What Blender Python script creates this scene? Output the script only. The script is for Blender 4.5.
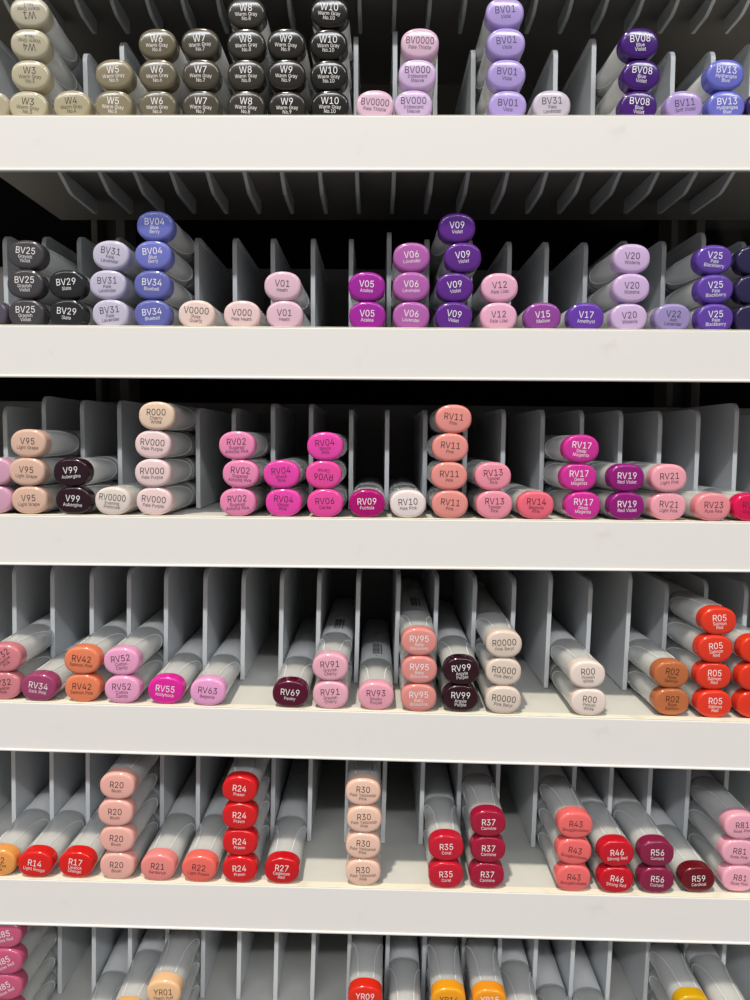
import bpy, bmesh, math, random
from mathutils import Vector, Matrix
from mathutils.geometry import delaunay_2d_cdt

random.seed(7)
for o in list(bpy.data.objects):
    bpy.data.objects.remove(o)
SC = bpy.context.scene
COL = SC.collection
MM = 0.001
R = math.radians

# ------------------------------------------------------------------ camera
CAM_Z = 1.45
PITCH = R(4.5)
F = 750.0                                   # focal length in pixels of the 750 x 1000 frame
cd = bpy.data.cameras.new('camera')
cam = bpy.data.objects.new('camera', cd)
COL.objects.link(cam)
cd.sensor_fit = 'HORIZONTAL'
cd.sensor_width = 36.0
cd.lens = 36.0 * F / 750.0
cd.clip_start = 0.02
cd.clip_end = 50
cam.location = (0, 0, CAM_Z)
cam.rotation_euler = (R(90) - PITCH, 0, 0)
SC.camera = cam


def at(x, y, Y):
    """A point of the place: the depth Y where the sight line of a measured point meets it."""
    u, v = (x - 375.0) / F, (500.0 - y) / F
    t = Y / (math.cos(PITCH) + v * math.sin(PITCH))
    return Vector((t * u, Y, CAM_Z + t * (-math.sin(PITCH) + v * math.cos(PITCH))))


# ------------------------------------------------------------------ light and exposure
SC.view_settings.view_transform = 'Standard'
SC.view_settings.look = 'None'
SC.view_settings.exposure = 0.0
SC.view_settings.gamma = 1.0
SC.view_settings.use_curve_mapping = False
SC.cycles.transparent_max_bounces = 16
SC.cycles.max_bounces = 8

world = bpy.data.worlds.new('store_air')
SC.world = world
world.use_nodes = True
bgn = world.node_tree.nodes['Background']
bgn.inputs[0].default_value = (0.95, 0.97, 1.0, 1)
bgn.inputs[1].default_value = 0.19


def lamp(name, loc, target, power, size, colour, length=None):
    ld = bpy.data.lights.new(name, 'AREA')
    ld.shape = 'RECTANGLE' if length else 'DISK'
    ld.size = length or size
    if length:
        ld.size_y = size
    ld.energy = power
    ld.color = colour
    lo = bpy.data.objects.new(name, ld)
    COL.objects.link(lo)
    lo.location = loc
    lo.rotation_euler = (Vector(target) - Vector(loc)).to_track_quat('-Z', 'Y').to_euler()
    return lo


# a ceiling spot close to the rack, a little to the left, and a fluorescent tube over the aisle, level with the shelves' fronts
lamp('ceiling_spot', (-0.67, -1.30, 5.45), (0, 0.40, 1.4), 172, 0.20, (1.0, 0.91, 0.75))
lamp('aisle_tube', (0.0, -4.70, 5.45), (0, 0.40, 1.4), 275, 0.20, (0.96, 0.98, 1.0), 9.0)


# ------------------------------------------------------------------ materials
def lin(c):
    return tuple(((v / 255) / 12.92 if v / 255 <= 0.04045 else ((v / 255 + 0.055) / 1.055) ** 2.4) for v in c)


def mat(name, col, rough=0.5, spec=0.5, coat=0.0):
    m = bpy.data.materials.new(name)
    m.use_nodes = True
    b = m.node_tree.nodes['Principled BSDF']
    b.inputs['Base Color'].default_value = (*col, 1)
    b.inputs['Roughness'].default_value = rough
    b.inputs['Specular IOR Level'].default_value = spec
    b.inputs['Coat Weight'].default_value = coat
    return m


def speckle(m, col2, scale, lo, hi, amount=1.0):
    """Marks with a shape of their own, from a noise texture, over the base colour."""
    nt = m.node_tree
    b = nt.nodes['Principled BSDF']
    base = tuple(b.inputs['Base Color'].default_value)
    tc = nt.nodes.new('ShaderNodeTexCoord')
    nz = nt.nodes.new('ShaderNodeTexNoise')
    nz.inputs['Scale'].default_value = scale
    nz.inputs['Detail'].default_value = 4
    mr = nt.nodes.new('ShaderNodeMapRange')
    mr.inputs['From Min'].default_value = lo
    mr.inputs['From Max'].default_value = hi
    mr.inputs['To Max'].default_value = amount
    mx = nt.nodes.new('ShaderNodeMix')
    mx.data_type = 'RGBA'
    mx.inputs[6].default_value = base
    mx.inputs[7].default_value = (*col2, 1)
    nt.links.new(tc.outputs['Object'], nz.inputs['Vector'])
    nt.links.new(nz.outputs['Fac'], mr.inputs['Value'])
    nt.links.new(mr.outputs['Result'], mx.inputs[0])
    nt.links.new(mx.outputs[2], b.inputs['Base Color'])
    return m


M_BOARD = speckle(mat('white_shelf_plastic', (0.84, 0.82, 0.805), 0.42), (0.70, 0.67, 0.64), 45, 0.66, 0.80, 0.6)
M_BASE = speckle(mat('pale_shelf_plastic', (0.64, 0.635, 0.60), 0.5), (0.50, 0.47, 0.40), 30, 0.62, 0.80, 0.5)
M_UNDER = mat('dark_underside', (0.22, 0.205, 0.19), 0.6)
M_STRIP = speckle(mat('yellowed_edge_strip', (0.86, 0.82, 0.67), 0.5), (0.62, 0.55, 0.40), 60, 0.55, 0.75, 0.6)
M_DIV = mat('grey_divider_plastic', (0.76, 0.78, 0.80), 0.35)
M_PANEL = mat('shaded_back_plastic', (0.20, 0.19, 0.18), 0.55)  # grey tray plastic, its colour darkened to hold the shade behind the dividers
M_BLACK = mat('black_backing', (0.006, 0.006, 0.006), 0.8, 0.1)
M_POST = mat('dark_steel', (0.16, 0.14, 0.125), 0.5)
M_BODY = mat('grey_marker_barrel', (0.77, 0.78, 0.785), 0.30)
M_RIDGE = mat('cap_ridge', (0.88, 0.89, 0.90), 0.3)
_b = M_BODY.node_tree.nodes['Principled BSDF']
_b.inputs['Subsurface Weight'].default_value = 0.85
_b.inputs['Subsurface Radius'].default_value = (1.0, 1.0, 1.0)
_b.inputs['Subsurface Scale'].default_value = 0.022
M_SEAM = mat('barrel_seam', (0.36, 0.37, 0.38), 0.4)
M_DARK = mat('dark_print', (0.018, 0.014, 0.016), 0.5)
M_PRINT = mat('grey_print', (0.12, 0.12, 0.125), 0.5)
M_LIGHT = mat('white_print', (0.86, 0.84, 0.86), 0.5)

M_CAP = bpy.data.materials.new('frosted_grey_cap')
M_CAP.use_nodes = True
_nt = M_CAP.node_tree
_p = _nt.nodes['Principled BSDF']
_p.inputs['Base Color'].default_value = (0.76, 0.77, 0.765, 1)
_p.inputs['Roughness'].default_value = 0.22
_p.inputs['Subsurface Weight'].default_value = 0.95
_p.inputs['Subsurface Radius'].default_value = (1.0, 1.0, 1.0)
_p.inputs['Subsurface Scale'].default_value = 0.022
_t = _nt.nodes.new('ShaderNodeBsdfTransparent')
_t.inputs[0].default_value = (0.86, 0.87, 0.86, 1)
_m = _nt.nodes.new('ShaderNodeMixShader')
_m.inputs[0].default_value = 0.93
_nt.links.new(_t.outputs[0], _m.inputs[1])
_nt.links.new(_p.outputs[0], _m.inputs[2])
_nt.links.new(_m.outputs[0], _nt.nodes['Material Output'].inputs['Surface'])

CAPMAT = {}


def cap_mat(c):
    if c not in CAPMAT:
        a = [min(0.85, v * 0.95 + 0.002) for v in lin(c)]
        CAPMAT[c] = mat('cap_plastic_%02x%02x%02x' % c, a, 0.13, 0.5)
    return CAPMAT[c]


# ------------------------------------------------------------------ mesh helpers
def link(name, me, parent=None):
    o = bpy.data.objects.new(name, me)
    COL.objects.link(o)
    if parent:
        o.parent = parent
    return o


def finish(name, bm, mats, smooth=True, angle=35):
    me = bpy.data.meshes.new(name)
    bmesh.ops.recalc_face_normals(bm, faces=bm.faces)
    bm.to_mesh(me)
    bm.free()
    for m in mats:
        me.materials.append(m)
    if smooth:
        for p in me.polygons:
            p.use_smooth = True
        me.set_sharp_from_angle(angle=R(angle))
    return me


def add_box(bm, x0, x1, y0, y1, z0, z1, bevel=0.0):
    r = bmesh.ops.create_cube(bm, size=1.0)
    for v in r['verts']:
        v.co = Vector((x0 + (v.co.x + 0.5) * (x1 - x0), y0 + (v.co.y + 0.5) * (y1 - y0), z0 + (v.co.z + 0.5) * (z1 - z0)))
    if bevel:
        es = list({e for v in r['verts'] for e in v.link_edges})
        bmesh.ops.bevel(bm, geom=es, offset=bevel, segments=2, profile=0.5, affect='EDGES')


def empty(name, loc, rot=None):
    e = bpy.data.objects.new(name, None)
    COL.objects.link(e)
    e.empty_display_size = 0.01
    e.location = loc
    if rot is not None:
        e.rotation_euler = rot
    return e


def tag(o, label, cat, group=None):
    o['label'] = label
    o['category'] = cat
    if group:
        o['group'] = group


# ------------------------------------------------------------------ the setting: black backing
bm = bmesh.new()
add_box(bm, -1.2, 1.2, 0.640, 0.655, 0.0, 2.2)
wall = link('wall_back', finish('wall_back', bm, [M_BLACK], False))
wall['kind'] = 'structure'
bm = bmesh.new()
add_box(bm, -3.0, 3.0, -4.0, 0.70, -0.02, 0.0)
floor = link('floor', finish('floor', bm, [mat('store_floor', (0.22, 0.21, 0.20), 0.45)], False))
floor['kind'] = 'structure'

for i, (x0, x1, side) in enumerate(((-0.226, -0.199, 'left'), (0.236, 0.263, 'right'))):
    bm = bmesh.new()
    add_box(bm, x0, x0 + 0.005, 0.612, 0.6398, 0.0, 2.1, 0.0006)
    add_box(bm, x1 - 0.007, x1, 0.612, 0.6398, 0.0, 2.1, 0.0006)
    add_box(bm, x0 + 0.004, x1 - 0.006, 0.630, 0.6398, 0.0, 2.1)
    up = link('shelf_upright', finish('shelf_upright', bm, [M_POST], False))
    tag(up, 'dark steel upright against the black backing near the %s end of the shelves' % side, 'upright', 'uprights behind the shelves')

# ------------------------------------------------------------------ shelves with their dividers
SET = 0.047          # how far the dividers stand behind the front board
DIV_END = 0.158
DEPTHS = [0.190] + [0.168] * 6
TH = 0.0016
SHELF_WORD = ['uppermost', 'top', 'second', 'third', 'fourth', 'fifth', 'lowest']


DIVS = {}


def divider_mesh(h, bend=0.0):
    if h in DIVS:
        return DIVS[h]
    r = 0.006
    prof = [(SET, 0.0006), (SET, h - r)]
    for k in range(1, 7):
        a = math.pi - k * math.pi / 12
        prof.append((SET + r + r * math.cos(a), h - r + r * math.sin(a)))
    prof += [(DIV_END, h), (DIV_END, 0.0006)]
    bm = bmesh.new()
    n = len(prof)
    L = [bm.verts.new((-TH / 2, y, z)) for y, z in prof]
    Q = [bm.verts.new((TH / 2, y, z)) for y, z in prof]
    bm.faces.new(L)
    bm.faces.new(Q[::-1])
    for k in range(n):
        j = (k + 1) % n
        bm.faces.new((L[k], L[j], Q[j], Q[k]))
    # the moulded rim that runs up the front edge and along the top
    rim = prof[:-1]
    w, d = 0.00125, 0.0022
    rings = []
    for k, (y, z) in enumerate(rim):
        a, b = rim[max(k - 1, 0)], rim[min(k + 1, len(rim) - 1)]
        t = Vector((b[0] - a[0], b[1] - a[1])).normalized()
        nx = Vector((-t.y, t.x))                      # outward
        o, i = (y + nx.x * 0.0004, z + nx.y * 0.0004), (y - nx.x * d, z - nx.y * d)
        rings.append([bm.verts.new((sx * w, p[0], p[1])) for sx, p in ((-1, i), (-1, o), (1, o), (1, i))])
    for k in range(len(rings) - 1):
        for q in range(4):
            bm.faces.new((rings[k][q], rings[k][(q + 1) % 4], rings[k + 1][(q + 1) % 4], rings[k + 1][q]))
    bm.faces.new(rings[0])
    bm.faces.new(rings[-1][::-1])
    if bend:
        for v in bm.verts:
            v.co.x += bend * (v.co.z / h) ** 1.5
    DIVS[h] = finish('divider', bm, [M_DIV], False)
    return DIVS[h]


def tab_mesh(end):
    bm = bmesh.new()
    prof = [(SET + 0.012, -0.0031), (SET + 0.031, -0.0115), (SET + 0.035, -0.0125), (end - 0.002, -0.0125), (end, -0.0110), (end, -0.0031)]
    L = [bm.verts.new((-0.0011, y, z)) for y, z in prof]
    Q = [bm.verts.new((0.0011, y, z)) for y, z in prof]
    bm.faces.new(L)
    bm.faces.new(Q[::-1])
    for k in range(len(prof)):
        j = (k + 1) % len(prof)
        bm.faces.new((L[k], L[j], Q[j], Q[k]))
    return finish('tab', bm, [M_DIV], False)


TABS = [tab_mesh(SET + 0.056), tab_mesh(SET + 0.076)]


class Shelf:
    pass


def make_shelf(i, Y, top, bot, dividers, dref, h, xl=-0.44, xr=0.44, tops=None, lip=0.0):
    """top / bot: measured heights (left, right) of the board's two edges at the frame's sides; dividers: measured front edges."""
    s = Shelf()
    a, b = at(0, top[0], Y), at(750, top[1], Y)
    s.roll = -math.atan2(b.z - a.z, b.x - a.x)
    mid = (a + b) / 2
    slope = (b.z - a.z) / (b.x - a.x)
    zc = mid.z - mid.x * slope
    c0, c1 = at(0, bot[0], Y), at(750, bot[1], Y)
    T = max(0.020, zc - (c0.z + c1.z) / 2 + (c0.x + c1.x) / 2 * slope)
    s.o = Vector((0, Y, zc - lip))                   # the tray's floor lies a little below the board's top edge
    s.ux = Vector((math.cos(s.roll), 0, -math.sin(s.roll)))
    s.uz = Vector((math.sin(s.roll), 0, math.cos(s.roll)))
    s.i, s.Y, s.h = i, Y, h
    DEPTH = DEPTHS[i]
    e = empty('shelf_tray', s.o, (0, s.roll, 0))
    s.e = e
    tag(e, 'white shelf tray with grey dividers, %s of the visible shelves' % ('cut off above the picture, uppermost' if i == 0 else SHELF_WORD[i] + (' one' if i < 6 else ' one, front below the picture')), 'shelf', 'white shelf trays on the rack')
    bm = bmesh.new()
    add_box(bm, -0.45, 0.45, 0, 0.0022, lip - T, lip, 0.0005)
    add_box(bm, -0.45, 0.45, -0.0006, 0.0016, lip - T, lip - T + 0.0012, 0.0004)
    link('front_board', finish('front_board', bm, [M_BOARD], False), e)
    bm = bmesh.new()
    add_box(bm, -0.45, 0.45, 0.0002, 0.0022 if lip else 0.0052, lip + 0.00005, lip + 0.0005, 0.0002)
    link('edge_strip', finish('edge_strip', bm, [M_STRIP], False), e)
    bm = bmesh.new()
    add_box(bm, xl, xr, 0.0024, DEPTH, -0.002, 0.0)
    link('base', finish('base', bm, [M_BASE], False), e)
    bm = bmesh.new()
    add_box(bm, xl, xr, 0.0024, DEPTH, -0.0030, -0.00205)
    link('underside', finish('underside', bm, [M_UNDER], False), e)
    bm = bmesh.new()
    add_box(bm, xl, xr, DEPTH, DEPTH + 0.003, -0.002, 0.069, 0.0006)
    link('back_panel', finish('back_panel', bm, [M_PANEL], False), e)
    s.div = []
    for k, px in enumerate(dividers):
        p = at(px, dref, Y + SET)
        x = (p - s.o).dot(s.ux)
        hd = h
        if tops and px in tops:
            hd = (at(px, tops[px], Y + SET) - s.o).dot(s.uz)
        s.div.append(x)
        d = link('divider', divider_mesh(round(hd, 3)), e)
        d.location = (x, 0, 0)
        if i < 2 and x > xl + 0.02:
            link('tab', TABS[i], d)
    return s


SH = {}
SH[0] = make_shelf(0, 0.402, (-100, -100), (-46, -46), [20 + 37.6 * k for k in range(-3, 23)], -60, 0.062, xr=0.262)
SH[1] = make_shelf(1, 0.391, (115.7, 115.7), (170.7, 171.3),
                   [-5, 44, 86, 123, 161, 199, 238, 277, 317, 356, 395, 435, 473, 514, 555, 593, 632, 672, 712, 751], 90, 0.063, xl=-0.228,
                   tops={86: 50, 123: 38, 356: 33, 395: 27, 473: 47, 514: 47, 555: 47, 593: 35, 632: 47, 672: 49, 712: 49, 751: 40})
SH[2] = make_shelf(2, 0.398, (325.5, 330.7), (376.7, 382.7),
                   [6, 45, 80, 118, 157, 197, 235, 273, 313, 351, 389, 427, 470, 509, 546, 585, 625, 663, 702, 743], 280, 0.060, lip=0.0013, tops={389: 231, 702: 231.5, 546: 240, 585: 240.5, 509: 240})
SH[3] = make_shelf(3, 0.400, (515.3, 522.7), (564.5, 572.7),
                   [6, 45, 83, 120, 159, 198, 234, 273, 311, 351, 387, 425, 465, 503, 542, 581, 620, 659, 697, 735, 774], 450, 0.060, tops={45: 397, 83: 400, 120: 401, 198: 408, 234: 409, 273: 403, 311: 405, 351: 410, 387: 410, 425: 410, 465: 410, 503: 410,
                                    542: 410, 581: 410, 620: 410, 659: 411.5, 697: 409, 735: 404})
SH[4] = make_shelf(4, 0.394, (702, 722.5), (750.7, 770.5),
                   [-24, 15, 53, 92, 129, 166, 205, 243, 281, 318, 357, 397, 435, 473, 512, 548, 588, 627, 664, 703, 743, 782], 640, 0.066, tops={53: 567, 92: 569, 129: 570, 166: 570, 205: 570, 548: 573, 627: 573, 664: 584, 703: 582, 743: 584})
SH[5] = make_shelf(5, 0.395, (879, 899.3), (923.3, 945.5),
                   [-24, 14, 52, 88, 125, 162, 198, 236, 273, 310, 347, 384, 422, 459, 497, 535, 573, 610, 649, 687, 725, 763], 800, 0.065)
SH[6] = make_shelf(6, 0.394, (1055, 1078), (1100, 1123),
                   [-14, 24, 60, 94, 130, 167, 203, 239, 276, 313, 349, 387, 424, 463, 499, 535, 572, 609, 647, 685, 723, 761], 965, 0.065)

# ------------------------------------------------------------------ the marker
HW, HH, PITCH_Z = 0.0097, 0.00757, 0.01522
NP = 40


def oval(hw, hh, n=2.3):
    pts = []
    for k in range(NP):
        t = 2 * math.pi * k / NP
        c, s = math.cos(t), math.sin(t)
        pts.append((hw * math.copysign(abs(c) ** (2 / n), c), hh * math.copysign(abs(s) ** (2 / n), s)))
    return pts


def loft(bm, rings, mat_of=None, cap0=True, cap1=True):
    """rings: (y, half width, half height); bottoms all rest on z = 0 of the largest ring."""
    vs = [[bm.verts.new((x, y, z + HH)) for x, z in oval(hw, hh)] for y, hw, hh in rings]
    for k in range(len(vs) - 1):
        for q in range(NP):
            f = bm.faces.new((vs[k][q], vs[k][(q + 1) % NP], vs[k + 1][(q + 1) % NP], vs[k + 1][q]))
            if mat_of:
                f.material_index = mat_of(k)
    if cap0:
        bm.faces.new(vs[0])
    if cap1:
        bm.faces.new(vs[-1][::-1])


PLUG = 0.0074        # length of the coloured end
DOME = 0.00030
FH, FV = HW - 0.0018, HH - 0.0017      # face inside the rounded edge


def dome_y(x, z):
    q = (abs(x) / FH) ** 2.3 + (abs(z) / FV) ** 2.3
    return -DOME * max(0.0, 1 - q) + 0.00008


def plug_rings():
    r = [(PLUG, HW, HH), (0.0017, HW, HH)]
    for k in range(1, 6):
        a = k * math.pi / 10
        r.append((0.0017 - 0.0016 * math.sin(a), HW - 0.0018 * (1 - math.cos(a)), HH - 0.0017 * (1 - math.cos(a))))
    for t in (0.97, 0.9, 0.75, 0.55, 0.3, 0.1):
        r.append((0.0001 - DOME * (1 - t ** 2.3), FH * t, FV * t))
    return r


# the neck of the barrel inside the frosted cap, then the barrel and the rear cap
def body_mesh():
    bm = bmesh.new()
    rings = [(0.0125, 0.0030, 0.0026), (0.0195, 0.0036, 0.0030), (0.0205, 0.0058, 0.0042), (0.0330, 0.0064, 0.0047), (0.0350, 0.0080, 0.0060),
             (0.0385, 0.0088, 0.0066), (0.0465, 0.0090, 0.0068), (0.0466, HW - 0.0002, HH - 0.0002), (0.0472, HW, HH),
             (0.1010, HW, HH), (0.1014, HW - 0.0003, HH - 0.0003), (0.1020, HW - 0.0003, HH - 0.0003), (0.1024, HW, HH),
             (0.1470, HW, HH), (0.1490, HW - 0.0008, HH - 0.0008), (0.1500, HW - 0.0026, HH - 0.0024)]
    loft(bm, rings, lambda k: 1 if k in (6, 7, 10) else 0)
    return finish('body', bm, [M_BODY, M_SEAM])


def cap_mesh():
    bm = bmesh.new()
    loft(bm, [(PLUG + 0.0001, HW - 0.0001, HH - 0.0001), (0.0455, HW, HH), (0.0461, HW - 0.0003, HH - 0.0003)], None, False, False)
    # the fine moulded ridge that runs as a tongue along each narrow side
    for side in (0, math.pi):
        rings = []
        for k in range(25):
            t = -1 + 2 * k / 24
            q = (1 - abs(t) ** 2.2) ** (1 / 2.2) if abs(t) < 1 else 0.0
            y = PLUG + 0.0008 + 0.0355 * q
            a = side + R(58) * t
            c, sn = math.cos(a), math.sin(a)
            rad = (abs(c / HW) ** 2.3 + abs(sn / HH) ** 2.3) ** (-1 / 2.3)
            p = Vector((rad * c, y, rad * sn + HH))
            nrm = Vector((math.copysign(abs(p.x) ** 1.3 / HW ** 2.3, p.x), 0, math.copysign(abs(p.z - HH) ** 1.3 / HH ** 2.3, p.z - HH))).normalized()
            rings.append((p, nrm))
        vs = []
        for k, (p, nrm) in enumerate(rings):
            tg = (rings[min(k + 1, 24)][0] - rings[max(k - 1, 0)][0]).normalized()
            b = tg.cross(nrm)
            w = 0.00038
            vs.append([bm.verts.new(p + v) for v in (b * w - nrm * 0.0002, b * w * 0.6 + nrm * 0.00016, -b * w * 0.6 + nrm * 0.00016, -b * w - nrm * 0.0002)])
        for k in range(24):
            for q in range(3):
                f = bm.faces.new((vs[k][q], vs[k][q + 1], vs[k + 1][q + 1], vs[k + 1][q]))
                f.material_index = 1
    return finish('cap', bm, [M_CAP, M_RIDGE])


BODY, CAP = body_mesh(), cap_mesh()

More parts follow.
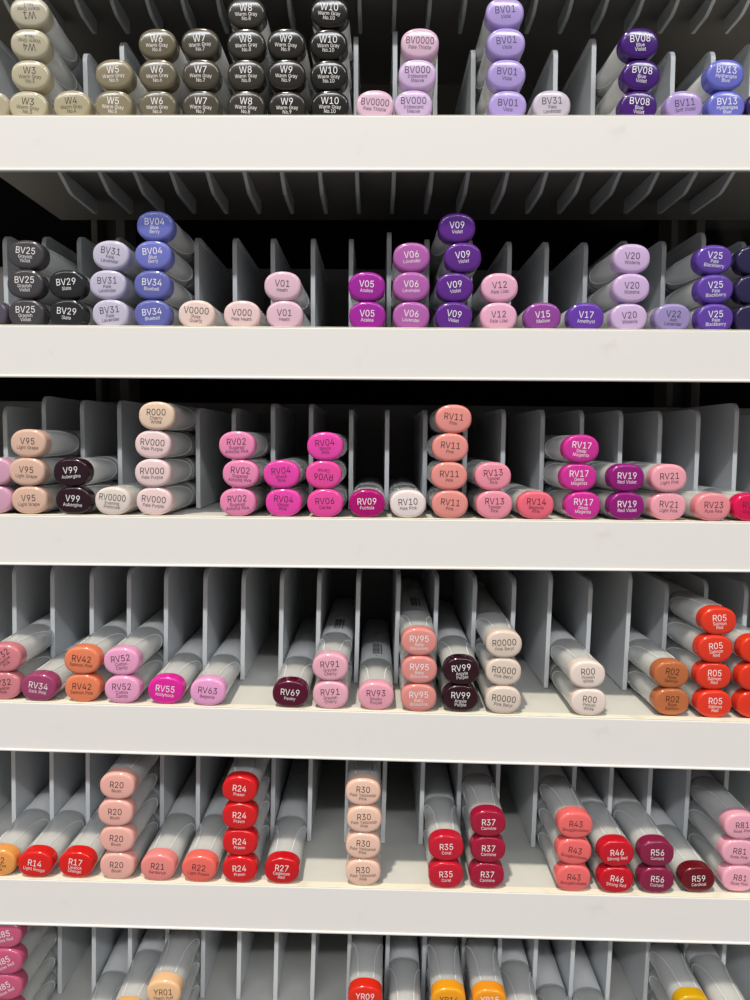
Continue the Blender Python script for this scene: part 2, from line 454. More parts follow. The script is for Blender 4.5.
# outlines of the lettering: advance width and closed contours, 254 units to the cap height
GLYPHS = {
    '.': (94, '42,-1 31,4 25,20 31,37 42,43 54,43 64,37 70,27 70,15 64,4 54,-1'),
    '0': (227, '95,-2 79,3 65,12 53,24 42,39 34,57 25,101 25,153 29,177 35,197 43,215 53,230 65,242 79,251 95,256 113,258 131,256 147,251 161,242 174,230 184,215 192,197 198,177 203,127 198,77 192,57 184,39 174,24 162,12 147,3 131,-2|125,26 136,30 153,46 160,58 169,88 172,127 169,166 160,197 145,218 136,224 113,230 101,228 82,218 73,208 67,197 58,166 55,148 55,107 62,72 73,46 91,30 101,26'),
    '1': (227, '38,0 38,27 195,27 195,0|138,254 138,0 106,0 105,224 43,179 43,213 99,254'),
    '2': (227, '32,0 32,24 152,156 160,178 157,202 149,215 137,224 112,230 86,224 69,207 64,190 64,181 33,181 37,209 51,232 60,241 84,253 98,257 127,257 141,254 164,241 181,223 189,199 191,186 185,159 168,129 76,30 76,28 195,28 195,0'),
    '3': (227, '94,-2 80,0 54,11 35,29 28,40 22,66 55,66 59,50 75,33 100,25 129,27 138,30 152,40 161,54 165,72 162,90 153,105 146,112 127,121 101,124 78,124 78,150 144,224 144,226 35,226 35,254 186,254 186,230 106,139 106,144 124,145 140,143 167,131 177,122 192,99 196,72 195,58 185,33 177,22 154,6 141,1 125,-2'),
    '4': (227, '20,53 20,79 123,254 155,254 54,81 207,81 207,53|141,0 141,159 171,159 171,0'),
    '5': (227, '96,-2 82,1 59,12 49,20 35,41 30,65 61,65 65,51 80,34 94,27 111,25 130,28 146,38 157,52 163,71 163,92 157,111 145,125 129,135 119,138 92,137 69,127 64,123 34,126 48,254 183,254 183,226 75,226 68,151 97,165 115,167 137,164 156,156 172,143 185,125 193,105 195,82 191,51 176,26 166,16 141,1 126,-2'),
    '6': (227, '98,-2 84,1 71,7 50,25 42,37 36,51 32,81 35,106 56,151 126,254 161,254 75,131 73,131 87,148 110,157 132,156 146,153 169,140 178,131 185,120 193,94 193,63 190,49 184,36 166,15 155,7 142,1 128,-2|123,25 139,31 152,43 161,59 164,79 161,98 152,114 139,126 123,132 104,132 87,126 69,107 65,99 62,79 65,59 74,43 87,31 104,25'),
    '7': (227, '48,0 162,226 31,226 31,254 195,254 195,224 82,0'),
    '8': (227, '97,-2 68,6 45,21 31,42 27,54 27,78 37,106 51,121 76,133 55,145 46,154 36,177 36,203 45,225 62,242 85,254 113,258 141,254 164,242 181,225 190,203 190,177 180,154 162,138 150,132 168,126 183,114 194,98 200,78 199,54 189,31 181,21 171,13 145,1 130,-2|124,25 150,34 165,53 168,61 168,78 156,101 133,115 113,118 93,115 77,107 65,94 58,78 58,61 64,46 76,34 92,27 102,25|122,145 144,154 154,165 160,188 154,210 138,225 113,230 96,228 82,221 72,210 66,188 72,165 82,154 104,145'),
    '9': (227, '128,257 155,247 176,229 190,204 194,161 180,120 158,84 100,0 65,0 151,124 154,124 139,107 122,99 109,97 94,98 69,107 58,114 41,134 33,161 33,191 36,205 50,230 71,247 98,257|104,229 87,223 69,204 63,186 63,166 69,148 80,134 95,125 104,122 123,122 146,134 157,147 163,165 163,185 157,204 146,218 131,227 123,229'),
    'A': (240, '8,0 101,254 138,254 231,0 198,0 116,239 123,239 95,151 43,0|55,71 55,99 185,99 185,71'),
    'B': (228, '30,0 30,254 137,253 152,250 175,239 190,221 198,199 197,168 189,153 172,139 157,133 157,131 174,127 189,117 201,102 208,81 208,56 200,33 184,16 172,9 158,4 123,0|62,29 140,30 154,34 165,40 172,48 178,68 175,85 166,99 153,109 135,115 62,115|62,143 128,143 151,152 162,163 168,186 167,197 163,206 147,221 135,225 62,226'),
    'C': (255, '113,-2 93,4 75,12 59,25 46,40 35,58 27,78 22,101 20,127 22,153 27,176 35,197 46,215 59,230 75,242 93,251 113,256 134,258 170,252 201,236 224,209 234,187 236,174 204,174 195,197 179,214 165,222 142,228 119,227 105,223 80,207 62,182 53,148 53,107 57,88 63,72 80,47 92,38 119,28 134,26 158,30 179,40 195,57 204,80 236,80 234,68 224,45 210,27 192,12 170,2 146,-3'),
    'D': (251, '109,0 48,0 48,29 127,30 144,34 159,40 171,49 182,61 195,90 200,128 195,165 190,180 182,194 172,205 160,214 145,221 129,225 47,226 47,254 136,253 157,248 176,239 192,228 206,213 217,196 225,175 231,128 229,102 217,59 206,42 192,27 175,15 156,7 134,2|62,254 62,0 30,0 30,254'),
    'E': (209, '30,0 30,254 186,254 186,226 62,226 62,143 178,143 178,114 62,114 62,29 188,29 188,0'),
    'F': (205, '30,0 30,254 185,254 185,226 62,226 62,139 173,139 173,111 62,111 62,0'),
    'G': (260, '113,-2 93,4 75,13 59,25 45,40 35,58 27,78 22,102 20,127 22,153 27,176 35,197 45,215 59,230 74,242 92,251 112,256 132,258 170,252 192,242 218,218 230,198 237,174 204,174 194,197 172,218 150,226 133,228 118,227 104,223 80,207 70,196 62,182 53,148 53,107 57,88 63,72 81,47 92,38 119,28 134,26 148,27 172,36 183,43 191,51 203,74 207,101 141,100 141,128 239,128 237,80 233,62 225,45 215,31 203,19 188,9 172,2 154,-2'),
    'H': (258, '30,0 30,254 62,254 62,144 196,144 196,254 228,254 228,0 196,0 196,116 62,116 62,0'),
    'I': (150, '16,0 16,29 59,29 59,226 16,226 16,254 135,254 135,226 91,226 91,29 135,29 135,0'),
    'J': (198, '93,-3 71,-1 53,5 38,16 26,31 19,50 17,86 49,86 50,58 54,47 61,37 70,30 80,26 105,26 115,30 124,37 131,47 135,58 136,254 168,254 168,73 166,50 159,31 147,16 132,5 113,-1'),
    'K': (233, '52,73 52,108 93,159 182,254 224,254 116,138 114,138|30,0 30,254 62,254 62,0|186,0 94,130 114,155 224,0'),
    'L': (196, '30,0 30,254 62,254 62,29 181,29 181,0'),
    'M': (314, '30,0 30,254 76,254 161,24 154,24 176,94 238,254 284,254 284,0 252,0 253,229 256,229 228,145 171,0 143,0 56,229 59,229 61,145 61,0'),
    'N': (262, '30,0 30,254 68,254 203,36 207,27 202,27 199,97 199,254 232,254 232,0 193,0 54,226 60,227 62,145 62,0'),
    'O': (267, '112,-2 75,12 59,25 46,40 35,58 27,78 22,101 20,127 22,153 27,176 35,197 46,215 59,230 75,242 93,251 112,256 133,258 155,256 174,251 192,242 208,230 221,215 232,197 240,176 245,153 247,127 245,101 240,78 232,58 221,40 208,25 192,12 155,-2|133,26 162,32 175,38 196,58 204,72 210,88 214,106 214,148 210,166 204,182 196,196 175,216 162,223 148,227 119,227 105,223 92,216 71,196 63,182 57,166 53,148 53,106 57,88 63,72 71,58 92,38 119,28'),
    'P': (222, '30,0 30,254 136,253 152,250 166,244 178,236 195,215 203,189 203,159 200,145 195,133 187,121 178,112 166,104 152,98 136,94 55,93 55,121 129,122 149,128 162,139 170,155 172,184 167,201 156,214 139,223 116,226 62,226 62,0'),
    'Q': (267, '123,80 156,80 234,-24 200,-24|112,-2 75,12 59,25 46,40 35,58 27,78 22,101 20,127 22,153 27,176 35,197 46,215 59,230 75,242 93,251 112,256 133,258 155,256 174,251 192,242 208,230 221,215 232,197 240,176 245,153 247,127 245,101 240,78 232,58 221,40 208,25 192,12 155,-2|133,26 162,32 175,38 196,58 204,72 210,88 214,106 214,148 210,166 204,182 196,196 175,216 162,223 148,227 119,227 105,223 92,216 71,196 63,182 57,166 53,148 53,106 57,88 63,72 71,58 92,38 119,28'),
    'R': (224, '30,0 30,254 136,253 153,250 178,237 195,217 204,191 204,161 195,136 188,125 178,116 152,103 118,99 48,99 48,128 129,128 149,133 162,143 170,158 173,176 167,202 156,215 149,220 129,225 62,226 62,0|177,0 115,115 151,115 214,0'),
    'S': (223, '94,-3 78,0 51,11 32,30 25,42 19,68 52,68 57,51 68,38 83,29 102,25 123,25 143,30 159,40 169,53 173,70 170,84 155,99 72,126 56,135 43,145 34,156 28,170 26,186 27,200 31,213 37,224 46,234 69,249 97,257 130,257 145,254 170,242 189,224 199,202 200,189 169,189 166,201 160,211 151,219 140,225 102,229 76,220 64,209 58,195 58,180 65,167 92,151 156,132 179,119 197,99 203,80 203,56 199,43 185,21 162,5 147,0 130,-3'),
    'T': (224, '16,226 16,254 208,254 208,226 128,226 128,0 96,0 96,226'),
    'U': (259, '110,-3 93,1 77,8 63,17 52,27 42,40 31,70 30,254 62,254 63,77 70,57 84,40 104,29 129,26 155,29 175,40 193,66 196,89 196,254 229,254 229,87 223,54 207,27 182,8 166,1 149,-3'),
    'V': (240, '102,0 8,254 42,254 124,15 117,15 145,103 197,254 231,254 139,0'),
    'W': (343, '78,0 8,254 41,254 98,20 95,20 112,98 153,254 190,254 249,20 244,20 261,98 302,254 335,254 265,0 228,0 170,222 168,237 175,237 159,161 115,0'),
    'X': (237, '9,0 109,142 109,118 15,254 52,254 122,146 116,146 149,200 187,254 223,254 129,119 129,143 228,0 191,0 115,116 122,116 91,65 46,0'),
    'Y': (236, '102,0 102,104 8,254 46,254 107,155 125,115 112,115 140,172 191,254 228,254 134,104 134,0'),
    'Z': (219, '21,0 21,23 170,238 174,227 20,226 20,254 198,254 198,231 49,17 45,27 200,29 200,0'),
    'a': (195, '68,-4 47,2 30,14 19,32 15,54 18,73 26,87 39,97 80,109 133,117 138,128 136,142 130,153 120,161 106,165 82,164 63,154 52,142 50,137 20,146 39,173 66,188 87,192 119,190 143,180 156,168 165,150 168,139 168,0 138,0 138,26 136,26 126,12 100,-2 90,-4|96,23 114,29 127,40 135,54 138,69 138,95 61,77 48,65 46,46 51,36 65,26 78,23'),
    'b': (212, '104,-3 86,2 59,29 56,29 56,0 26,0 26,254 57,254 57,160 59,160 73,178 94,190 115,192 130,191 144,187 168,171 177,160 191,131 195,94 191,58 185,42 168,17 157,8 144,1 130,-3|121,24 140,33 153,48 158,58 164,95 158,131 147,149 140,156 121,164 99,164 89,161 73,149 62,131 56,95 59,69 67,48 73,39 89,27 99,24'),
    'c': (198, '87,-3 72,1 58,8 46,17 36,29 22,58 18,75 18,113 28,146 46,171 58,180 72,187 87,191 122,191 153,178 170,161 181,138 151,131 139,152 126,161 104,165 81,161 65,148 54,129 48,94 54,59 65,40 81,28 92,24 116,24 139,36 146,44 152,59 181,51 171,28 146,6 113,-4'),
    'd': (212, '82,-3 68,1 44,17 27,42 18,75 18,113 27,146 35,160 56,180 69,187 83,191 109,192 139,178 153,160 155,160 155,254 186,254 186,0 156,0 156,29 153,29 139,11 126,2 109,-3|113,24 132,32 145,48 153,69 156,95 150,131 139,149 132,156 113,164 91,164 72,156 59,140 54,131 48,95 54,58 65,40 81,28 91,24'),
    'e': (202, '88,-3 73,1 58,8 46,17 28,42 18,75 18,112 28,145 36,159 58,180 71,187 86,191 113,192 142,183 160,170 179,141 185,113 186,85 37,85 37,110 169,110 155,101 149,134 138,151 123,161 103,165 82,161 73,157 59,143 54,135 48,105 51,64 55,53 67,37 85,26 114,23 138,32 147,41 153,53 182,45 174,27 160,13 141,2 119,-3'),
    'f': (127, '114,190 114,164 3,164 3,190|40,0 41,226 48,243 53,250 76,262 100,265 121,260 114,234 97,237 82,234 74,225 71,209 71,0'),
    'g': (213, '90,-75 67,-70 41,-55 25,-35 51,-20 65,-37 85,-47 103,-49 130,-44 141,-38 149,-29 154,-17 156,-3 156,34 153,34 139,16 118,5 97,2 69,7 56,13 35,32 22,60 18,77 18,114 27,147 35,160 56,180 69,187 83,191 109,192 119,190 139,178 154,159 157,159 157,190 186,190 185,-20 175,-45 157,-62 132,-72|113,30 132,38 145,51 156,83 156,109 150,132 139,150 123,161 114,164 91,164 81,161 65,149 54,131 49,109 49,84 54,61 65,44 81,33 91,30'),
    'h': (205, '57,0 26,0 26,254 57,254 57,144 51,144 66,172 76,181 87,187 100,191 126,191 137,189 157,178 170,160 175,149 179,120 179,0 148,0 147,131 143,143 128,159 105,165 80,159 63,141 58,124'),
    'i': (83, '26,0 26,190 57,190 57,0|36,222 23,231 21,247 31,259 42,262 57,256 63,242 60,231 52,224 47,222'),
    'j': (83, '26,190 57,190 56,-26 51,-45 40,-59 32,-65 13,-71 -5,-71 -5,-43 9,-43 20,-36 26,-23|36,222 23,231 20,242 23,252 31,259 42,262 57,256 63,242 60,231 52,224 47,222'),
    'k': (190, '55,68 55,106 60,106 142,190 180,190 92,100 89,100|26,0 26,254 57,254 57,0|147,0 74,93 96,114 186,0'),
    'l': (95, '56,0 45,4 37,10 27,29 26,254 57,254 58,35 63,28 85,27 90,1 73,-1'),
    'm': (305, '26,0 26,190 56,190 56,148 54,148 61,166 72,179 94,191 110,193 123,192 144,180 157,160 160,147 156,147 163,164 175,178 199,191 218,193 239,190 249,186 264,173 275,154 278,141 278,0 248,0 247,139 243,149 228,161 201,165 181,156 170,139 168,124 168,0 137,0 136,140 126,156 119,161 92,165 73,156 63,145 58,129 57,0'),
    'n': (205, '57,0 26,0 26,190 56,190 56,144 51,144 66,172 76,181 87,187 100,191 126,191 137,189 156,178 164,170 175,149 179,120 179,0 148,0 147,131 143,143 128,159 105,165 80,159 63,141 58,124'),
    'o': (208, '87,-3 72,1 58,8 46,17 36,29 22,58 18,75 18,113 28,146 46,171 58,180 72,187 87,191 120,191 136,187 161,171 180,146 186,130 191,94 186,58 180,43 161,17 136,1 120,-3|116,24 135,33 143,40 154,59 159,81 159,106 154,129 143,148 126,161 104,165 81,161 65,148 54,129 48,94 54,59 65,40 81,28 92,24'),
    'p': (212, '26,-71 26,190 56,190 56,160 59,160 73,178 94,190 115,192 130,191 144,187 168,171 177,160 191,131 195,94 191,58 185,42 168,17 157,8 144,1 130,-3 104,-3 86,2 59,29 57,29 57,-71|121,24 140,33 153,48 158,58 164,95 158,131 147,149 140,156 121,164 99,164 89,161 73,149 62,131 56,95 59,69 67,48 73,39 89,27 99,24'),
    'q': (212, '186,-71 155,-71 155,29 153,29 139,11 126,2 109,-3 82,-3 68,1 44,17 27,42 18,75 18,113 27,146 35,160 56,180 69,187 83,191 109,192 139,178 153,160 156,160 156,190 186,190|113,24 132,32 145,48 153,69 156,95 150,131 139,149 132,156 113,164 91,164 72,156 59,140 54,131 48,95 54,58 65,40 81,28 91,24'),
    'r': (130, '26,0 26,190 56,190 56,160 58,160 68,177 76,184 96,191 122,192 122,161 103,163 80,157 67,148 60,135 57,118 57,0'),
    's': (182, '67,-2 46,6 31,19 25,27 18,47 47,53 55,36 70,26 91,23 113,26 129,37 133,44 133,58 127,68 106,78 59,90 46,96 36,104 29,113 25,124 23,137 27,157 39,173 58,185 81,191 106,192 136,182 155,162 162,145 134,139 127,152 114,163 94,166 74,163 59,153 54,139 58,126 76,114 131,100 153,86 160,76 164,66 166,53 165,43 156,24 140,9 130,3 105,-3'),
    't': (114, '102,190 102,164 3,164 3,190|32,236 63,236 65,35 72,27 101,27 107,1 84,-2 69,-1 56,4 46,11 38,20 32,46'),
    'u': (205, '91,-3 68,1 57,5 41,20 30,41 26,69 26,190 57,190 58,58 68,37 88,26 109,26 125,31 137,41 142,48 148,76 148,190 179,190 179,0 149,0 149,46 154,46 147,30 139,18 129,8 117,2'),
    'v': (195, '81,0 9,190 42,190 103,10 92,10 112,78 152,190 186,190 113,0'),
    'w': (284, '69,0 11,190 44,190 88,21 82,21 103,107 126,190 158,190 201,21 196,21 217,107 240,190 272,190 215,0 184,0 138,169 145,169 124,86 99,0'),
    'x': (189, '10,0 86,109 86,86 14,190 50,190 104,103 88,103 117,153 141,190 176,190 104,84 104,107 179,0 143,0 86,91 102,91 74,43 46,0'),
    'y': (195, '24,-69 31,-43 47,-45 61,-41 72,-26 81,-1 9,190 42,190 103,10 92,10 112,78 153,190 186,190 98,-38 83,-59 70,-68 46,-73'),
    'z': (190, '21,0 21,23 127,161 24,161 24,190 166,190 166,165 63,30 63,28 169,28 169,0'),
}
TEXTS = {}


def winding(p, loops):
    n = 0
    for L in loops:
        for k in range(len(L)):
            a, b = L[k - 1], L[k]
            side = (b.x - a.x) * (p.y - a.y) - (p.x - a.x) * (b.y - a.y)
            if a.y <= p.y < b.y and side > 0:
                n += 1
            elif b.y <= p.y < a.y and side < 0:
                n -= 1
    return n


def glyph_geo(ch):
    if ch not in TEXTS:
        loops = [[Vector(tuple(map(float, p.split(',')))) for p in c.split()] for c in GLYPHS[ch][1].split('|')]
        pts, edges = [], []
        for L in loops:
            n = len(pts)
            pts += L
            edges += [(n + k, n + (k + 1) % len(L)) for k in range(len(L))]
        v, _, f = delaunay_2d_cdt(pts, edges, [], 0, 0.01)[:3]
        keep = [tuple(t) for t in f if winding(sum((v[q] for q in t), Vector((0, 0))) / 3, loops) != 0]
        TEXTS[ch] = (v, keep)
    return TEXTS[ch]


def text_geo(line, cap, narrow=0.88):
    """Vertices and faces of one centred line of lettering with the given cap height."""
    k = cap / 254.0
    x, vs, fs = 0.0, [], []
    for ch in line:
        if ch == ' ':
            x += 120
            continue
        v, f = glyph_geo(ch)
        n = len(vs)
        vs += [((p.x + x) * k, p.y * k - cap / 2) for p in v]
        fs += [tuple(q + n for q in t) for t in f]
        x += GLYPHS[ch][0]
    return [((a - x * k / 2) * narrow, b) for a, b in vs], fs


PLUGS = {}


def plug_mesh(code, name, col, ink, turn):
    key = (code, name, col, ink, round(turn, 2))
    if key in PLUGS:
        return PLUGS[key]
    bm = bmesh.new()
    loft(bm, plug_rings())
    n_plug = len(bm.faces)
    bmesh.ops.recalc_face_normals(bm, faces=bm.faces)
    if code:
        lines = name.split('\n') if name else []
        rows = [(code, 0.0034, 0.0020 if len(lines) > 1 else 0.0012)]
        for k, l in enumerate(lines):
            rows.append((l, 0.00175, (-0.0011 if len(lines) > 1 else -0.0022) - 0.0021 * k))
        ct, st = math.cos(turn), math.sin(turn)
        for s, size, dz in rows:
            vs, fs = text_geo(s, size)
            w = max(abs(v[0]) for v in vs)
            lim = 0.0064 if abs(dz) > 0.003 else 0.0071
            k = min(1.0, lim / w)
            vv = []
            for x, y in vs:
                px, pz = x * k, y + dz
                px, pz = px * ct - pz * st, px * st + pz * ct
                vv.append(bm.verts.new((px, dome_y(px, pz) - 0.00004, pz + HH)))
            for f in fs:
                try:
                    nf = bm.faces.new([vv[q] for q in f])
                    nf.material_index = 1
                except ValueError:
                    pass
    me = bpy.data.meshes.new('end_cap')
    bm.normal_update()
    for f in bm.faces:
        if f.material_index == 1 and f.normal.y > 0:
            f.normal_flip()
    bm.to_mesh(me)
    bm.free()
    me.materials.append(cap_mat(col))
    me.materials.append(M_LIGHT if ink == 'w' else M_DARK)
    for p in me.polygons:
        p.use_smooth = p.material_index == 0
    me.set_sharp_from_angle(angle=R(50))
    PLUGS[key] = me
    return me


def barcode_mesh():
    bm = bmesh.new()
    rnd = random.Random(3)
    y = 0.056
    while y < 0.079:
        w = rnd.choice((0.0004, 0.0006, 0.0009))
        add_box(bm, -0.0022, 0.0020, y, y + w, 2 * HH - 0.0002, 2 * HH + 0.00006)
        y += w + rnd.choice((0.0005, 0.0007, 0.0010))
    for k in range(11):
        add_box(bm, 0.0027, 0.0035, 0.056 + 0.0021 * k, 0.0572 + 0.0021 * k, 2 * HH - 0.0003, 2 * HH + 0.00004)
    add_box(bm, -0.0004, 0.0003, 0.0515, 0.0524, 2 * HH - 0.0002, 2 * HH + 0.00006)
    return finish('barcode', bm, [M_PRINT], False)


BARCODE = barcode_mesh()
POS = {1: ['lying alone'], 2: ['bottom', 'top'], 3: ['bottom', 'middle', 'top'],
       4: ['bottom', 'second from bottom', 'second from top', 'top'],
       5: ['bottom', 'second from bottom', 'middle', 'second from top', 'top']}
NUM = {2: 'two', 3: 'three', 4: 'four', 5: 'five'}
YAWS = []


def marker(s, x, level, code, name, col, ink, hue, n, turn, yaw, dy, label=None, barcode=False):
    base = s.o + s.ux * x + s.uz * (0.0006 + level * PITCH_Z) + Vector((0, (0.0070 if s.i == 1 else 0.0028 if s.i == 2 else 0.0010) + dy, 0))
    e = empty('marker', base)
    e.matrix_world = Matrix.Translation(base) @ Matrix.Rotation(s.roll, 4, 'Y') @ Matrix.Rotation(-yaw, 4, 'Z')
    if label is None:
        sh = SHELF_WORD[s.i] + ' shelf'
        t = ' printed upside down' if abs(turn) > 2 else ''
        if n == 1:
            label = '%s marker with %s on its end, lying unstacked on the %s' % (hue, code, sh)
        else:
            label = '%s marker marked %s%s, %s of %s stacked on the %s' % (hue, code, t, POS[n][level], NUM[n], sh)
    tag(e, label, 'marker', 'markers on the %s shelf' % SHELF_WORD[s.i])
    link('end_cap', plug_mesh(code, name, col, ink, turn), e)
    link('cap', CAP, e)
    b = link('body', BODY, e)
    if barcode:
        link('barcode', BARCODE, b)
    return e


def stack(i, xs, items, depth=0.0, barcode=False, yaw=None):
    """xs: measured face centres from the bottom up; items: (code, name, colour, ink, hue[, turn[, label]])."""
    s = SH[i]
    n = len(xs)
    X = []
    for k, px in enumerate(xs):
        zc = s.o.z + HH + k * PITCH_Z
        v = math.cos(PITCH)
        # depth along the optical axis at this height
        dep = (s.Y + depth + (0.0070 if i == 1 else 0.0028 if i == 2 else 0.001)) * math.cos(PITCH) - (zc - CAM_Z) * math.sin(PITCH)
        wx = (px - 375.0) / F * dep
        X.append((Vector((wx, s.Y, s.o.z - math.tan(s.roll) * wx)) - s.o).dot(s.ux) - (HH + k * PITCH_Z) * math.sin(s.roll))
    # the slot the stack lies in turns it a little
    xm = sum(X) / n
    if yaw is None:
        best = min(range(len(s.div) - 1), key=lambda q: abs((s.div[q] + s.div[q + 1]) / 2 - xm))
        c = (s.div[best] + s.div[best + 1]) / 2
        raw = math.atan2(c - xm, SET + 0.050)
        YAWS.append((i, xs[0], round(math.degrees(raw), 1)))
        yaw = max(R(-3.0), min(R(3.0), raw))
    else:
        yaw = R(yaw)
    rnd = random.Random(i * 1000 + int(xs[0]))
    for k, it in enumerate(items):
        code, name, col, ink, hue = it[:5]
        turn = it[5] if len(it) > 5 and it[5] is not None else rnd.uniform(-5, 5)
        label = it[6] if len(it) > 6 else None
        marker(s, X[k], k, code, name, col, ink, hue, n, R(turn), yaw, depth + rnd.uniform(-0.0006, 0.0006), label, barcode)


# ---- top shelf
W3 = ('W3', 'Warm Gray\nNo.3', (190, 181, 156), 'd', 'beige grey')
stack(1, [-10], [('', '', (178, 168, 145), 'd', '', 0, 'beige grey marker cut off by the left photo edge, top shelf')])
stack(1, [27.5, 29.5, 29, 29], [W3, W3, ('W4', 'Warm Gray\nNo.4', (186, 178, 156), 'd', 'beige grey', 178, 'beige grey marker with W4 printed upside down, third up its stack, top shelf'), ('W1', 'Warm Gray\nNo.1', (190, 182, 164), 'd', 'pale beige grey', 184, 'pale beige grey marker with W1 printed upside down, top of its stack, top shelf')], yaw=-4.0)
stack(1, [71.7], [('W4', 'Warm Gray\nNo.4', (176, 166, 140), 'd', 'beige grey', 2)])
W5 = ('W5', 'Warm Gray\nNo.5', (142, 132, 108), 'w', 'brown grey')
stack(1, [113.3, 113.8], [W5, W5])
W6 = ('W6', 'Warm Gray\nNo.6', (112, 104, 86), 'w', 'brown grey')
stack(1, [157.3, 157.5, 156.8], [W6] * 3)
W7 = ('W7', 'Warm Gray\nNo.7', (78, 72, 63), 'w', 'dark brown grey')
stack(1, [201, 201, 200], [W7] * 3)
W8 = ('W8', 'Warm Gray\nNo.8', (58, 54, 48), 'w', 'dark warm grey')
stack(1, [246, 246, 246, 246], [W8] * 4)
W9 = ('W9', 'Warm Gray\nNo.9', (46, 42, 38), 'w', 'charcoal')
stack(1, [287, 286.5, 286], [W9] * 3)
W10 = ('W10', 'Warm Gray\nNo.10', (34, 32, 30), 'w', 'near-black')
stack(1, [330, 328.7, 328.3, 329.3], [W10] * 4)
BV4Z = ('BV0000', 'Pale Thistle', (224, 188, 214), 'd', 'pale thistle pink')
BV3Z = ('BV000', 'Iridescent\nMauve', (212, 184, 226), 'd', 'pale mauve')
stack(1, [375], [BV4Z])
stack(1, [413.5, 417.5, 420], [BV3Z, BV3Z, BV4Z])
BV01 = ('BV01', 'Viola', (178, 158, 224), 'd', 'light violet')
stack(1, [508, 507, 506.5, 505.5], [BV01] * 4)
stack(1, [552], [('BV31', 'Pale\nLavender', (202, 194, 212), 'd', 'pale lavender', 3)])
BV08 = ('BV08', 'Blue\nViolet', (70, 30, 120), 'w', 'deep violet')
stack(1, [639.5, 642, 640], [BV08] * 3)
stack(1, [685], [('BV11', 'Soft Violet', (172, 150, 212), 'd', 'soft violet', 7)])
BV13 = ('BV13', 'Hydrangea\nBlue', (108, 112, 206), 'w', 'periwinkle blue')
stack(1, [727.3, 726], [BV13] * 2)
stack(1, [766], [('', '', (50, 34, 92), 'w', '', 0, 'dark purple marker cut off by the right photo edge, top shelf')])

# ---- second shelf
stack(2, [-12], [('', '', (88, 84, 100), 'w', '', 0, 'grey violet marker cut off by the left photo edge, second shelf')])
BV25 = ('BV25', 'Grayish\nViolet', (74, 71, 76), 'w', 'dark grey')
stack(2, [25.5, 25, 25], [BV25] * 3)
BV29 = ('BV29', 'Slate', (42, 43, 47), 'w', 'slate black')
stack(2, [67, 66.3], [BV29] * 2)
BV31 = ('BV31', 'Pale\nLavender', (200, 195, 220), 'd', 'pale lavender')
stack(2, [110.3, 107.3, 110.3], [BV31[:5] + (6,), BV31[:5] + (1,), BV31[:5] + (-8,)])
BV34 = ('BV34', 'Bluebell', (104, 109, 184), 'w', 'bluebell blue')
BV04 = ('BV04', 'Blue\nBerry', (116, 122, 204), 'w', 'berry blue')
stack(2, [152.3, 152, 152.7, 154.3], [BV34, BV34, BV04, BV04])
stack(2, [196.3], [('V0000', 'Rose\nQuartz', (238, 212, 207), 'd', 'pale rose')])
stack(2, [241.8], [('V000', 'Pale Heath', (238, 207, 210), 'd', 'pale pink', -2)])
V01 = ('V01', 'Heath', (230, 192, 212), 'd', 'light pink')
stack(2, [284.5, 282.3], [V01] * 2)
V05 = ('V05', 'Azalea', (166, 40, 162), 'w', 'magenta purple')
stack(2, [367.3, 366.7], [V05] * 2)
V06 = ('V06', 'Lavender', (182, 100, 178), 'w', 'orchid purple')
stack(2, [411.3, 411.3, 411.7], [V06] * 3)
V09 = ('V09', 'Violet', (98, 44, 144), 'w', 'deep violet')
stack(2, [454, 455, 463, 457.3], [V09[:5] + (-8,), V09[:5] + (7,), V09[:5] + (7,), V09[:5] + (2,)])
V12 = ('V12', 'Pale Lilac', (236, 176, 206), 'd', 'lilac pink')
stack(2, [499, 500], [V12] * 2)
stack(2, [542.7], [('V15', 'Mallow', (148, 72, 158), 'w', 'mallow purple')])
stack(2, [586], [('V17', 'Amethyst', (106, 62, 174), 'w', 'amethyst purple')])
V20 = ('V20', 'Wisteria', (210, 182, 226), 'd', 'wisteria lilac')
stack(2, [629.5, 631.5, 632.3], [V20] * 3)
stack(2, [673.5], [('V22', 'Ash\nLavender', (156, 142, 196), 'd', 'ash lavender')])
V25 = ('V25', 'Pale\nBlackberry', (98, 66, 168), 'w', 'blackberry purple')
stack(2, [715.5, 716, 715.3], [V25] * 3)
DK = (44, 38, 76)
stack(2, [754, 755, 756], [('', '', DK, 'w', '', 0, 'dark indigo marker, %s of the three cut off by the right edge, second shelf' % p) for p in POS[3]])

# ---- third shelf
stack(3, [-7, -7], [('', '', (216, 164, 192), 'd', '', 0, 'dusty pink marker, %s of the two cut off by the left edge, third shelf' % p) for p in POS[2]])
V95 = ('V95', 'Light Grape', (224, 186, 168), 'd', 'peach beige')
stack(3, [28.7, 26.7, 28], [V95] * 3)
V99 = ('V99', 'Aubergine', (44, 20, 30), 'w', 'aubergine black')
stack(3, [72.7, 70.7], [V99] * 2)
stack(3, [112.3], [('RV0000', 'Evening\nPrimrose', (230, 217, 210), 'd', 'off-white')])
RV3Z = ('RV000', 'Pale Purple', (240, 212, 214), 'd', 'pale pink')
stack(3, [153.5, 152.3, 152.3, 156.5], [RV3Z, RV3Z, RV3Z, ('R000', 'Cherry\nWhite', (235, 207, 186), 'd', 'cream')])
RV02 = ('RV02', 'Sugared\nAlmond Pink', (240, 142, 188), 'd', 'almond pink')
stack(3, [237.5, 240.3, 236.7], [RV02] * 3)
RV04 = ('RV04', 'Shock\nPink', (238, 74, 176), 'd', 'shocking pink')
RV06 = ('RV06', 'Cerise', (240, 78, 166), 'd', 'cerise pink')
stack(3, [283.3, 281.3], [RV04[:5] + (-4,), RV04[:5] + (6,)])
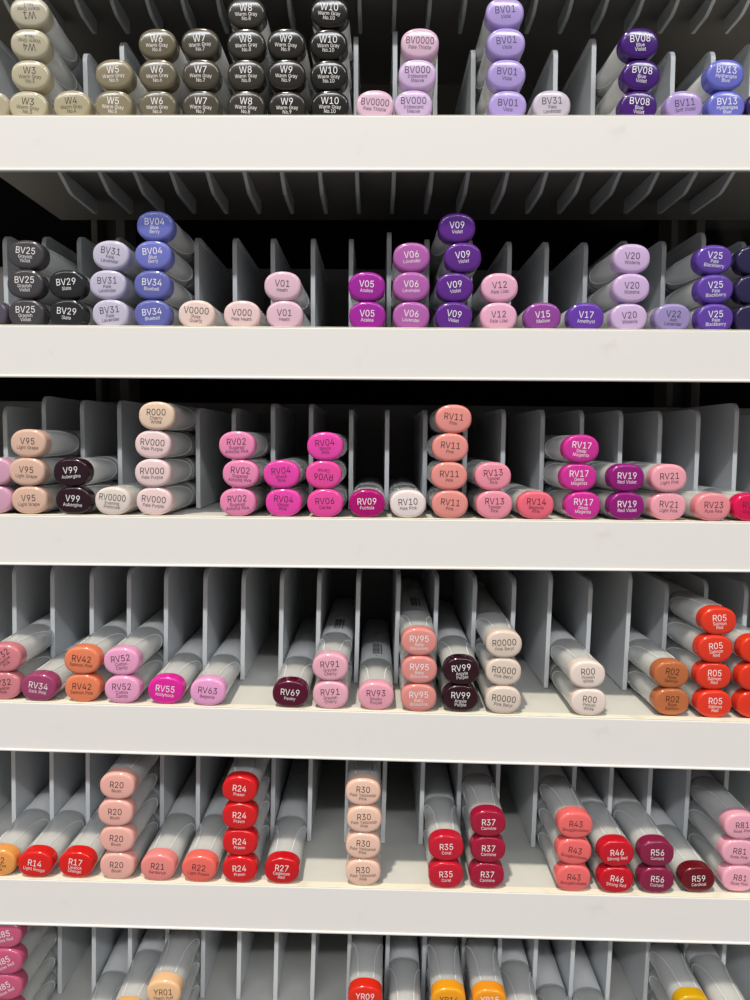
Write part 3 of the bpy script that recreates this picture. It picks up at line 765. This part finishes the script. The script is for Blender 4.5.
stack(3, [325, 323.5, 325], [RV06, RV06[:5] + (176, 'cerise pink marker with RV06 printed upside down, middle of three on the third shelf'), RV04[:5] + (5,)])
stack(3, [367], [('RV09', 'Fuchsia', (178, 10, 114), 'w', 'dark fuchsia')])
stack(3, [408], [('RV10', 'Pale Pink', (240, 226, 226), 'd', 'very pale pink')])
RV11 = ('RV11', 'Pink', (235, 150, 144), 'd', 'salmon pink')
stack(3, [450, 449.3, 450.3, 453.7], [RV11[:5] + (-5,), RV11[:5] + (0,), RV11[:5] + (-4,), RV11[:5] + (-5,)])
RV13 = ('RV13', 'Tender\nPink', (246, 150, 172), 'd', 'tender pink')
stack(3, [494.5, 493.5], [RV13] * 2)
stack(3, [536], [('RV14', 'Begonia\nPink', (242, 108, 130), 'd', 'begonia pink')])
RV17 = ('RV17', 'Deep\nMagenta', (210, 50, 156), 'w', 'deep magenta')
stack(3, [583.5, 579.3, 581.3], [RV17] * 3)
RV19 = ('RV19', 'Red Violet', (148, 24, 124), 'w', 'red violet')
stack(3, [627, 627], [RV19] * 2)
RV21 = ('RV21', 'Light Pink', (246, 166, 182), 'd', 'light pink')
stack(3, [669.3, 669.3], [RV21] * 2)
stack(3, [713.3], [('RV23', 'Pure Pink', (236, 146, 156), 'd', 'pure pink')])
stack(3, [752], [('RV25', 'Dog Rose', (224, 20, 86), 'd', 'rose red', 0, 'rose red marker cut off by the right photo edge, third shelf')])

# ---- fourth shelf
RV32 = ('RV32', 'Shadow\nPink', (216, 132, 142), 'd', 'dusty rose')
stack(4, [2, 3], [RV32[:5] + (8,), RV32[:5] + (38,)])
stack(4, [38.7], [('RV34', 'Dark Pink', (160, 66, 110), 'w', 'dark rose', -8)])
RV42 = ('RV42', 'Salmon Pink', (235, 132, 96), 'd', 'salmon orange')
stack(4, [81.8, 81.5], [RV42] * 2)
RV52 = ('RV52', 'Cotton\nCandy', (240, 166, 206), 'd', 'cotton candy pink')
stack(4, [122.3, 121], [RV52[:5] + (2,), RV52[:5] + (9,)])
stack(4, [165], [('RV55', 'Hollyhock', (224, 40, 160), 'w', 'hollyhock pink', -5)])
stack(4, [207.8], [('RV63', 'Begonia', (240, 166, 216), 'd', 'begonia lilac', -4)])
stack(4, [290], [('RV69', 'Peony', (86, 8, 44), 'w', 'dark peony red', -3)])
RV91 = ('RV91', 'Grayish\nCherry', (238, 176, 196), 'd', 'greyish cherry pink')
stack(4, [330.3, 330], [RV91] * 2, barcode=True)
stack(4, [376], [('RV93', 'Smoky\nPurple', (238, 166, 186), 'd', 'smoky pink')], barcode=True)
RV95 = ('RV95', 'Baby\nBlossoms', (225, 146, 140), 'w', 'muted coral pink')
stack(4, [418.7, 419.3, 419.3], [RV95] * 3, barcode=True)
RV99 = ('RV99', 'Argyle\nPurple', (46, 12, 26), 'w', 'dark maroon')
stack(4, [460.7, 461.7], [RV99[:5] + (0,), RV99[:5] + (8,)])
R4Z = ('R0000', 'Pink Beryl', (226, 209, 197), 'd', 'pale beryl')
stack(4, [503.5, 504, 504.5], [R4Z] * 3)
R00 = ('R00', 'Pinkish\nWhite', (238, 221, 213), 'd', 'pinkish white')
stack(4, [589.3, 588], [R00] * 2)
R02 = ('R02', 'Rose\nSalmon', (190, 110, 66), 'd', 'tan brown')
stack(4, [672.3, 672.3], [R02] * 2, depth=0.004)
R05 = ('R05', 'Salmon\nRed', (230, 58, 36), 'w', 'orange red')
stack(4, [715, 715, 716, 720], [R05[:5] + (0,), R05[:5] + (0,), R05[:5] + (7,), R05[:5] + (4,)], depth=0.003)
stack(4, [756, 757, 759], [('', '', (226, 56, 30), 'w', '', 0, 'orange red marker, %s of the three cut off by the right edge, fourth shelf' % p) for p in POS[3]], depth=0.003)

# ---- fifth shelf
stack(5, [-2], [('R12', 'Light Tea\nRose', (240, 162, 86), 'd', '', 0, 'light orange marker cut off by the left photo edge, fifth shelf')])
stack(5, [35.3], [('R14', 'Light Rouge', (224, 34, 30), 'w', 'bright red', -8)])
stack(5, [75.3], [('R17', 'Lipstick\nOrange', (222, 28, 24), 'w', 'lipstick red', -6)], barcode=True)
R20 = ('R20', 'Blush', (240, 180, 170), 'd', 'blush pink')
stack(5, [116.7, 116.5, 115.3, 117], [R20[:5] + (0,), R20[:5] + (-4,), R20[:5] + (0,), R20[:5] + (-2,)])
stack(5, [157.8], [('R21', 'Sardonyx', (240, 142, 138), 'd', 'coral pink', -3)])
stack(5, [199], [('R22', 'Light Prawn', (246, 110, 100), 'd', 'prawn coral', -5)])
R24 = ('R24', 'Prawn', (218, 28, 34), 'w', 'prawn red')
stack(5, [239.5, 239.5, 239.5, 239.5], [R24] * 4)
stack(5, [281.7], [('R27', 'Cadmium\nRed', (206, 18, 30), 'w', 'cadmium red', -3)])
R30 = ('R30', 'Pale Yellowish\nPink', (245, 201, 182), 'd', 'pale peach pink')
stack(5, [363, 363, 364, 363], [R30] * 4)
R35 = ('R35', 'Coral', (200, 24, 50), 'w', 'coral red')
stack(5, [446, 446.5], [R35] * 2)
R37 = ('R37', 'Carmine', (164, 20, 56), 'w', 'carmine red')
stack(5, [487.5, 488.5, 488.5], [R37] * 3)
R43 = ('R43', 'Bougainvillaea', (242, 110, 110), 'd', 'salmon coral')
stack(5, [574, 575, 576], [R43[:5] + (-2,), R43[:5] + (-9,), R43[:5] + (-2,)])
R46 = ('R46', 'Strong Red', (200, 18, 38), 'w', 'strong red')
stack(5, [616.7, 617], [R46[:5] + (-6,), R46[:5] + (5,)])
R56 = ('R56', 'Currant', (136, 30, 70), 'w', 'currant purple red')
stack(5, [657.7, 658], [R56] * 2)
stack(5, [699], [('R59', 'Cardinal', (104, 10, 24), 'w', 'cardinal dark red', 4)], depth=0.002)
R81 = ('R81', 'Rose Pink', (240, 172, 192), 'd', 'rose pink')
stack(5, [740, 740, 742.5], [R81] * 3, depth=0.004)

# ---- lowest shelf
R85 = (200, 90, 126)
hid = lambda c, p, ref: ('', '', c, 'd', '', 0, 'grey marker under the %s marker, %s, lowest shelf' % (ref, p))
G = (214, 208, 200)
stack(6, [4, 4, 5, 5, 4], [hid(R85, 'bottom of its stack', 'R85'), hid(R85, 'second from bottom of its stack', 'R85'),
                           ('R85', 'Rose Red', R85, 'w', 'rose', 30, 'rose pink R85 marker at the left edge, lowest of three showing, lowest shelf'),
                           ('R85', 'Rose Red', R85, 'w', 'rose', 28, 'rose pink R85 marker at the left edge, middle of three showing, lowest shelf'),
                           ('R85', 'Rose Red', R85, 'w', 'rose', 15, 'rose pink R85 marker at the left edge, topmost of its stack, lowest shelf')])
stack(6, [88], [('', '', G, 'd', '', 0, 'grey barrelled marker second from the left-edge R85 stack, lowest shelf')])
stack(6, [126, 126], [hid((240, 182, 112), 'directly below it', 'light orange'), ('', '', (240, 182, 112), 'd', '', 0, 'light orange ended marker left of the YR01 marker, lowest shelf')])
YR01 = (250, 196, 152)
stack(6, [163.5, 163.5, 163.5], [hid(YR01, 'bottom of its stack', 'YR01'), hid(YR01, 'middle of its stack', 'YR01'), ('YR01', 'Peach Puff', YR01, 'd', '', 3, 'peach marker marked YR01, top of its stack on the lowest shelf')])
YR09 = (226, 44, 24)
stack(6, [365, 365, 365], [hid(YR09, 'bottom of its stack', 'YR09'), hid(YR09, 'middle of its stack', 'YR09'), ('YR09', 'Chinese\nOrange', YR09, 'w', '', 0, 'red orange marker marked YR09, top of its stack on the lowest shelf')])
stack(6, [406, 406], [('', '', G, 'd', '', 0, 'grey marker at the bottom of the slot between YR09 and YR14, lowest shelf'), ('', '', G, 'd', '', 0, 'grey barrelled marker between the YR09 and YR14 markers, lowest shelf')])
YR14 = (246, 162, 28)
stack(6, [448.5, 448.5, 448.8], [hid(YR14, 'bottom of its stack', 'YR14'), hid(YR14, 'middle of its stack', 'YR14'), ('YR14', 'Caramel', YR14, 'd', '', 0, 'amber marker marked YR14, top of its stack on the lowest shelf')])
YR15 = (246, 154, 34)
stack(6, [490, 490, 490], [hid(YR15, 'bottom of its stack', 'YR15'), hid(YR15, 'middle of its stack', 'YR15'), ('YR15', 'Pumpkin\nYellow', YR15, 'w', '', 3, 'pumpkin orange marker marked YR15, top of its stack on the lowest shelf')])
stack(6, [528, 528], [('', '', G, 'd', '', 0, 'grey marker at the bottom of the slot just right of YR15, lowest shelf'), ('', '', G, 'd', '', 0, 'grey barrelled marker just right of the YR15 stack, lowest shelf')])
stack(6, [570], [('', '', G, 'd', '', 0, 'grey barrelled marker second to the right of the YR15 stack, lowest shelf')], depth=0.0)
stack(6, [610], [('', '', G, 'd', '', 0, 'grey barrelled marker third to the right of the YR15 stack, lowest shelf')], depth=-0.002)
YR23 = (216, 166, 10)
stack(6, [694, 694, 694.5], [hid(YR23, 'bottom of its stack', 'YR23'), hid(YR23, 'middle of its stack', 'YR23'), ('YR23', 'Yellow\nOchre', YR23, 'd', '', -3, 'ochre yellow marker marked YR23, top of its stack on the lowest shelf')])
stack(6, [741, 741, 741], [hid(G, 'bottom of its stack', 'rightmost'), hid(G, 'middle of its stack', 'rightmost'), ('', '', G, 'd', '', 0, 'grey barrelled marker right of the YR23 stack, rightmost on the lowest shelf')], depth=-0.010)
